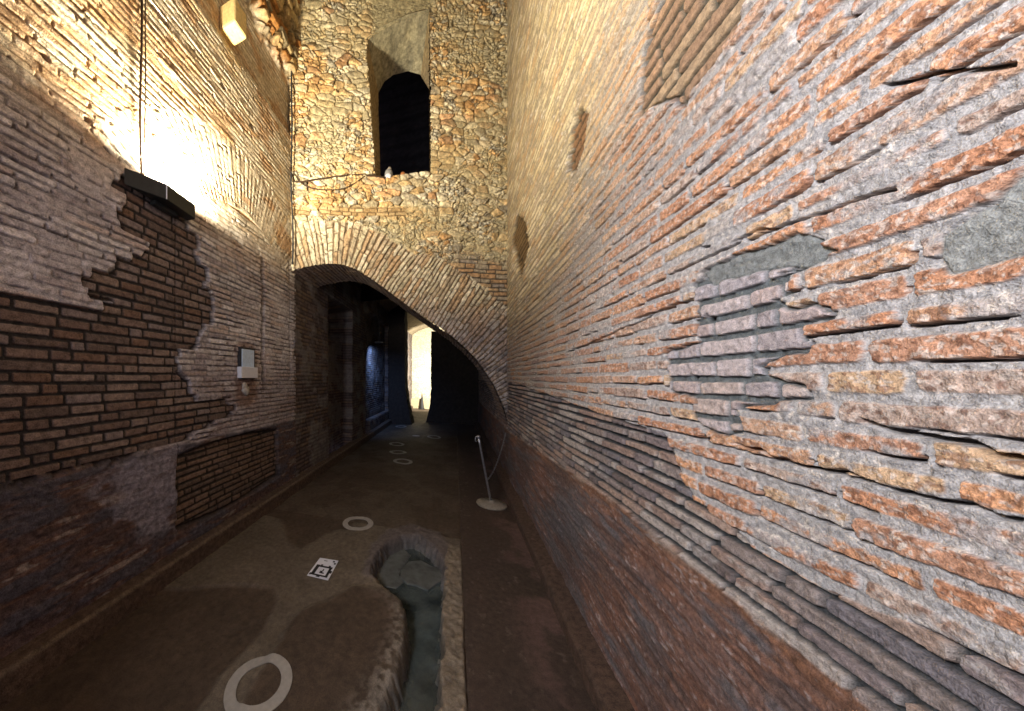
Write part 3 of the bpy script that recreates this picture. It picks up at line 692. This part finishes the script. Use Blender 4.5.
# --- corbel block high on the left wall
t = None
bx, by = 3.62, 5.42
tag(raw('stone_corbel', *prism(np.array([(XL - .06, 2.48), (XL + .155, 2.46), (XL + .165, 2.64), (XL - .06, 2.66)]), 5.13, 5.38), TRV, bev=.02), 'squared pale yellow stone block jutting from the left wall near the top', 'stone block')

# --- box set in the left wall (px 236-256, 345-404)
def lw(px, py, off=0): y, z = pl(px, py); return (XL + off, y, z)
def lbox(name, x0, x1, y0, y1, m, d0, d1, parent, bev=.003):
    ya, za = pl(x0, y1); yb, zb = pl(x1, y0); o = parent.location
    v, f = prism([(XL + d0 - o.x, ya - o.y), (XL + d1 - o.x, ya - o.y), (XL + d1 - o.x, yb - o.y), (XL + d0 - o.x, yb - o.y)], za - o.z, zb - o.z)
    return raw(name, v, f, m, parent, bev=bev)
t = empty('wall_box', lw(246, 379), 'small pale blue and white box set in the left brick wall', 'wall box')
t.location = Vector(lw(246, 379))
lbox('frame', 237.5, 252.5, 349, 379, LEAD, -.02, .035, t); lbox('cover_plate', 239, 251.2, 350.5, 371, PBL, .02, .042, t); lbox('lower_box', 237, 253.5, 367.5, 378, WHT, .0, .06, t)
oz = t.location
def lump(name, c, r, m, parent, seed):
    v, f = lathe([(r * math.sin(a) + .0001, -r * math.cos(a)) for a in np.linspace(.15, 3.0, 12)], 18)
    v = np.array(v); k = 1 + (fbm(v[:, 0] * 25 + 9, v[:, 2] * 25 + v[:, 1] * 19 + 5, 3, seed) - .5) * .9; v = v * k[:, None]; v[:, 0] *= .5
    return raw(name, v + np.array(c), f, m, parent, True)
lump('mortar_pad', (.0, .0 - .03, -.07), .05, LIM, t, 5)
lump('mortar_pad', (.0, -.01, -.125), .055, LIM, t, 6)

# --- cables round the window foot
def ew3(px, py, off=.05):
    a, z = pe(px, py); p = E1 + ED * a + EN * off; return Vector((p[0], p[1], z))
cpts = [lw(286, 168, .05), lw(291, 178, .04), ew3(297, 185, .07), ew3(315, 182), ew3(335, 179), ew3(355, 177), ew3(370, 178), ew3(384, 179.5, .04)]
tag(raw('power_cable', *tube(sweep(cpts, 10), .012), CAB, smooth=True), 'dark cable running straight from the wall corner to the window sill lamp', 'cable', 'cables at the window')
cpts = [lw(289, 172, .07), ew3(300, 185, .075), ew3(311, 190), ew3(325, 192), ew3(342, 191), ew3(355, 185), ew3(365, 178), ew3(374, 177, .06)]
tag(raw('power_cable', *tube(sweep(cpts, 10), .008), CAB, smooth=True), 'thin dark cable sagging in a loop below the straight one by the window', 'cable', 'cables at the window')
cz = [(XL + .05 + .01 * math.sin(z * 4), E1[1] - .09 + .015 * math.sin(z * 2.2), z) for z in np.linspace(3.2, 8.6, 80)]
tag(raw('power_cable', *tube(cz, .012), LEAD, smooth=True), 'dark cable running down the corner between left wall and window wall', 'cable')

# --- lamp and stump on the window sill
p = ew3(389, 181, -.02)
t = empty('spotlight', p, 'small grey spotlight with white face on the window sill', 'spotlight')
v, f = lathe([(.03, 0), (.052, .02), (.062, .06), (.062, .12), (.05, .16), (.03, .175)], 20); raw('lamp_body', v, f, STL2, t, True)
v, f = lathe([(.045, 0), (.048, .01), (.03, .018)], 20); v = [(x - .0, -z - .052, y + .045) for x, y, z in v]; raw('lamp_face', v, f, WHT, t, True)
v, f = lathe([(.026, 0), (.032, .02), (.018, .045)], 16, (.012, 0, .17)); raw('top_knob', v, f, CRM, t, True)
p = ew3(405, 178, -.12)
v, f = lathe([(.035, 0), (.033, .08), (.03, .15), (.018, .165)], 14); v = [(x * 1.2 + p.x, y + p.y, z + p.z) for x, y, z in v]
tag(raw('brick_stump', v, f, TER, smooth=True), 'short reddish brick stump standing inside the window opening', 'brick')

# --- stanchion
bx, by = pf(491.5, 505)
t = empty('rope_stanchion', (bx, by, 0), 'leaning steel rope stanchion on a round cream base near the arch', 'stanchion')
v, f = lathe([(.17, 0), (.178, .012), (.172, .025), (.08, .036), (.035, .045), (.03, .06), (.022, .065)], 40); raw('base', v, f, CRM, t, True)
rt = Vector((CY, -SY, 0))
top = rt * -.165 + Vector((0, 0, .86)); b0 = rt * -.01 + Vector((0, 0, .05))
raw('pole', *tube([b0 + (top - b0) * k / 8 for k in range(9)], .0135, 14), STL, t, True)
v, f = lathe([(.02, 0), (.026, .012), (.02, .028), (.008, .036)], 16, tuple(top - Vector((0, 0, .015)))); raw('cap', v, f, STL, t, True)
hk = top + rt * -.03; raw('hook', *tube(sweep([top + Vector((0, 0, -.01)), hk + Vector((0, 0, .0)), hk + rt * -.008 + Vector((0, 0, -.05)), hk + rt * .01 + Vector((0, 0, -.06))], 6), .007), STL, t, True)
# chain from wall to pole
wy, wz = pr(509, 432); A0 = Vector((XR - .06, wy - .1, wz)); mid = Vector((bx, by, 0)) + b0 + (top - b0) * .33
B0 = mid + Vector((.014, .014, 0))
t = empty('barrier_chain', A0, 'thin steel chain slung from the right wall to the leaning stanchion', 'chain')
nl = 34
for k in range(nl):
    a = k / nl; b = (k + 1) / nl; sag = lambda s: -.10 * 4 * s * (1 - s)
    P0 = A0.lerp(B0, a) + Vector((0, 0, sag(a))) - A0; P1 = A0.lerp(B0, b) + Vector((0, 0, sag(b))) - A0
    d = (P1 - P0).normalized(); s = d.cross(Vector((0, 0, 1)) if k % 2 else Vector((.3, .2, .1))).normalized(); c = (P0 + P1) / 2; hl = (P1 - P0).length * .68
    ring = [c + d * hl * math.cos(q) + s * .009 * math.sin(q) for q in np.linspace(0, 2 * math.pi, 12, endpoint=False)]
    raw('chain_link', *tube(ring, .0025, 6, True), STL, t, True)

# --- floor rings
def ringmesh(name, ro, ri, m, parent=None):
    seg = 72; v = []; f = []
    for (r, z) in [(ro, 0), (ro, .004), (ri * .6 + ro * .4, .0045), (ri, .004), (ri, 0)]:
        for k in range(seg): a = 2 * math.pi * k / seg; v.append((r * math.cos(a), r * math.sin(a), z))
    for j in range(5):
        for k in range(seg): f.append([j * seg + k, ((j + 1) % 5) * seg + k, ((j + 1) % 5) * seg + (k + 1) % seg, j * seg + (k + 1) % seg])
    me = bpy.data.meshes.new(name); me.from_pydata(v, [], f); me.materials.append(m); return me
def fh(X, Y): return floor_fn(np.atleast_2d(np.asarray(X, float)), np.atleast_2d(np.asarray(Y, float)))[0]
def fpt(px, py):
    z = 0.
    for _ in range(6): x, y = pf(px, py, z); z = float(fh(x, y)[0, 0])
    return x, y, z
RL = [(259, 683, 'large pale ring on the floor at the bottom edge, nearest of all the rings'), (358, 523, 'pale ring on the floor beyond the white marker card, second nearest'), (402.8, 461.5, 'pale floor ring nearest the camera in the cluster of three under the arch'), (398, 452.3, 'middle pale floor ring in the cluster of three under the arch'), (396.7, 444.4, 'farthest pale floor ring in the cluster of three under the arch'), (434, 437.3, 'thin pale floor ring right of the small pale disc beyond the arch'), (401, 426.6, 'farthest pale floor ring, at the foot of the dark pier')]
for i, (px, py, lab) in enumerate(RL):
    x, y, z = fpt(px, py); rme = ringmesh('floor_ring', *((.169, .112) if i < 2 else (.185, .122)), RNG)
    n = len(rme.vertices); v = np.empty(n * 3, np.float32); rme.vertices.foreach_get('co', v); v = v.reshape(-1, 3)
    hh = fh(v[:, 0] + x, v[:, 1] + y)[0] - z; v[:, 2] += hh + .002; rme.vertices.foreach_set('co', v.ravel()); rme.update()
    o = bpy.data.objects.new('floor_ring', rme); COL.objects.link(o); o.location = (x, y, z); tag(o, lab, 'floor ring', 'pale rings marked on the floor')
x, y, z = fpt(416, 436); v, f = lathe([(.1, 0), (.105, .006), (.10, .012)], 30, (x, y, z - .002))
tag(raw('floor_disc', v, f, RNG), 'small solid pale disc on the floor left of the thin ring', 'floor disc')

# --- printed card
CZ = max(fpt(*p)[2] for p in [(307, 575.5), (328, 580.5), (338.5, 561), (320, 558), (322, 569)]) + .001
cc = [pf(*p, CZ) for p in [(307, 575.5), (328, 580.5), (338.5, 561), (320, 558)]]
c0 = np.mean(cc, 0)
t = empty('marker_card', (c0[0], c0[1], CZ), 'white card printed with black blocky marks lying on the floor', 'card')
Q = [np.array(p) - c0 for p in cc]
def bil(a, b): return (Q[0] * (1 - a) + Q[1] * a) * (1 - b) + (Q[3] * (1 - a) + Q[2] * a) * b
raw('sheet', *prism([bil(0, 0), bil(1, 0), bil(1, 1), bil(0, 1)], 0, .003), WHT, t)
v = []; f = []
for (a0, b0_, a1, b1) in [(.10, .08, .26, .62), (.26, .52, .92, .60), (.78, .08, .90, .52), (.26, .08, .78, .15), (.04, .06, .12, .16), (.40, .03, .56, .08), (.86, .30, .98, .42), (.30, .60, .40, .66), (.70, .60, .80, .66), (.44, .22, .56, .34), (.56, .22, .66, .28), (.52, .34, .58, .44), (.76, .86, .86, .94), (.86, .76, .96, .84), (.30, .86, .48, .89)]:
    n = len(v); pp = [bil(a0, b0_), bil(a1, b0_), bil(a1, b1), bil(a0, b1)]
    v += [(p[0], p[1], .0032) for p in pp] + [(p[0], p[1], .0038) for p in pp]
    f += [[n, n + 3, n + 2, n + 1], [n + 4, n + 5, n + 6, n + 7]] + [[n + i, n + (i + 1) % 4, n + 4 + (i + 1) % 4, n + 4 + i] for i in range(4)]
raw('printed_marks', v, f, INK, t)

# --- flat broken slabs in the head of the channel
def slab(name, pts, z, th, m, label):
    P = [pf(*p, z) for p in pts]; v, f = prism(P, z - th, z); return tag(raw(name, v, f, m, bev=.008), label, 'stone slab', 'broken slabs in the channel')
slab('stone_slab', [(374, 577), (380, 561), (390, 552), (404, 549), (411, 555), (404, 566), (399, 574), (404, 582), (396, 588), (384, 586)], -.108, .05, SLT, 'greenish flat slab at the rounded head of the floor channel')
slab('stone_slab', [(401, 569), (409, 561), (421, 560), (432, 566), (443, 569), (446, 578), (437, 583), (428, 590), (417, 585), (407, 583), (400, 577)], -.10, .045, SLT, 'grey broken slab lying across the floor channel')

# --- far cone
x, y = pf(422, 409); v, f = lathe([(.16, 0), (.16, .02), (.11, .03), (.02, .80), (.01, .82)], 20, (x, y, 0))
tag(raw('traffic_cone', v, f, LEAD), 'dark narrow cone standing before the brightly lit far wall', 'cone')
# --- hanging lamp in the passage
x, y, v_ = ray(379, 342); s = 8.2 / y; hx, hy, hz = x * s, y * s, CAMH + v_ * s
t = empty('hanging_lamp', (hx, hy, hz), 'dark bar lamp hung on a thin rod in the passage, shining blue', 'lamp')
raw('rod', *tube([(0, 0, 0), (0, 0, 3.6 - hz + .4)], .008), LEAD, t); raw('bar', *prism([(-.12, -.03), (.12, -.03), (.12, .03), (-.12, .03)], -.03, .02), LEAD, t, bev=.005)

# ================================================================== LIGHTS
def area(name, loc, target, sx, sy, e, col, spread=180):
    l = bpy.data.lights.new(name, 'AREA'); l.shape = 'RECTANGLE'; l.size = sx; l.size_y = sy; l.energy = e; l.color = col; l.spread = math.radians(spread)
    o = bpy.data.objects.new(name, l); COL.objects.link(o); o.location = loc
    o.rotation_euler = (Vector(target) - Vector(loc)).to_track_quat('-Z', 'Y').to_euler(); return o
area('floodlight_beam', (-2.125, 1.82, 3.085), (-1.5, 2.1, 6), .06, .26, 400, (1, .88, .64))
area('unseen_rear_light', (-1.5, -1.1, 2.8), (.77, 1.3, 2.4), .6, .6, 74, (.96, .96, 1), 125)  # unseen light behind the camera, placed to brighten the near right wall
area('blue_lamp', (hx, hy, hz - .05), (XL, hy + .7, 1.6), .22, .05, 12, (.25, .45, 1), 110)
l = bpy.data.lights.new('far_lamp', 'SPOT'); l.energy = 1600; l.color = (1, .92, .74); l.spot_size = math.radians(110); l.spot_blend = .35; l.shadow_soft_size = .08
o = bpy.data.objects.new('far_lamp', l); COL.objects.link(o); o.location = (-.5, 13.6, 1.9); o.rotation_euler = (Vector((-1.6, 16.6, 1.9)) - Vector(o.location)).to_track_quat('-Z', 'Y').to_euler()

w = bpy.data.worlds.new('world'); S.world = w; w.use_nodes = True
w.node_tree.nodes['Background'].inputs[0].default_value = (.50, .50, .78, 1); w.node_tree.nodes['Background'].inputs[1].default_value = .35
S.view_settings.view_transform = 'Standard'; S.view_settings.look = 'None'; S.view_settings.gamma = 1; S.view_settings.use_curve_mapping = False
S.view_settings.exposure = 0
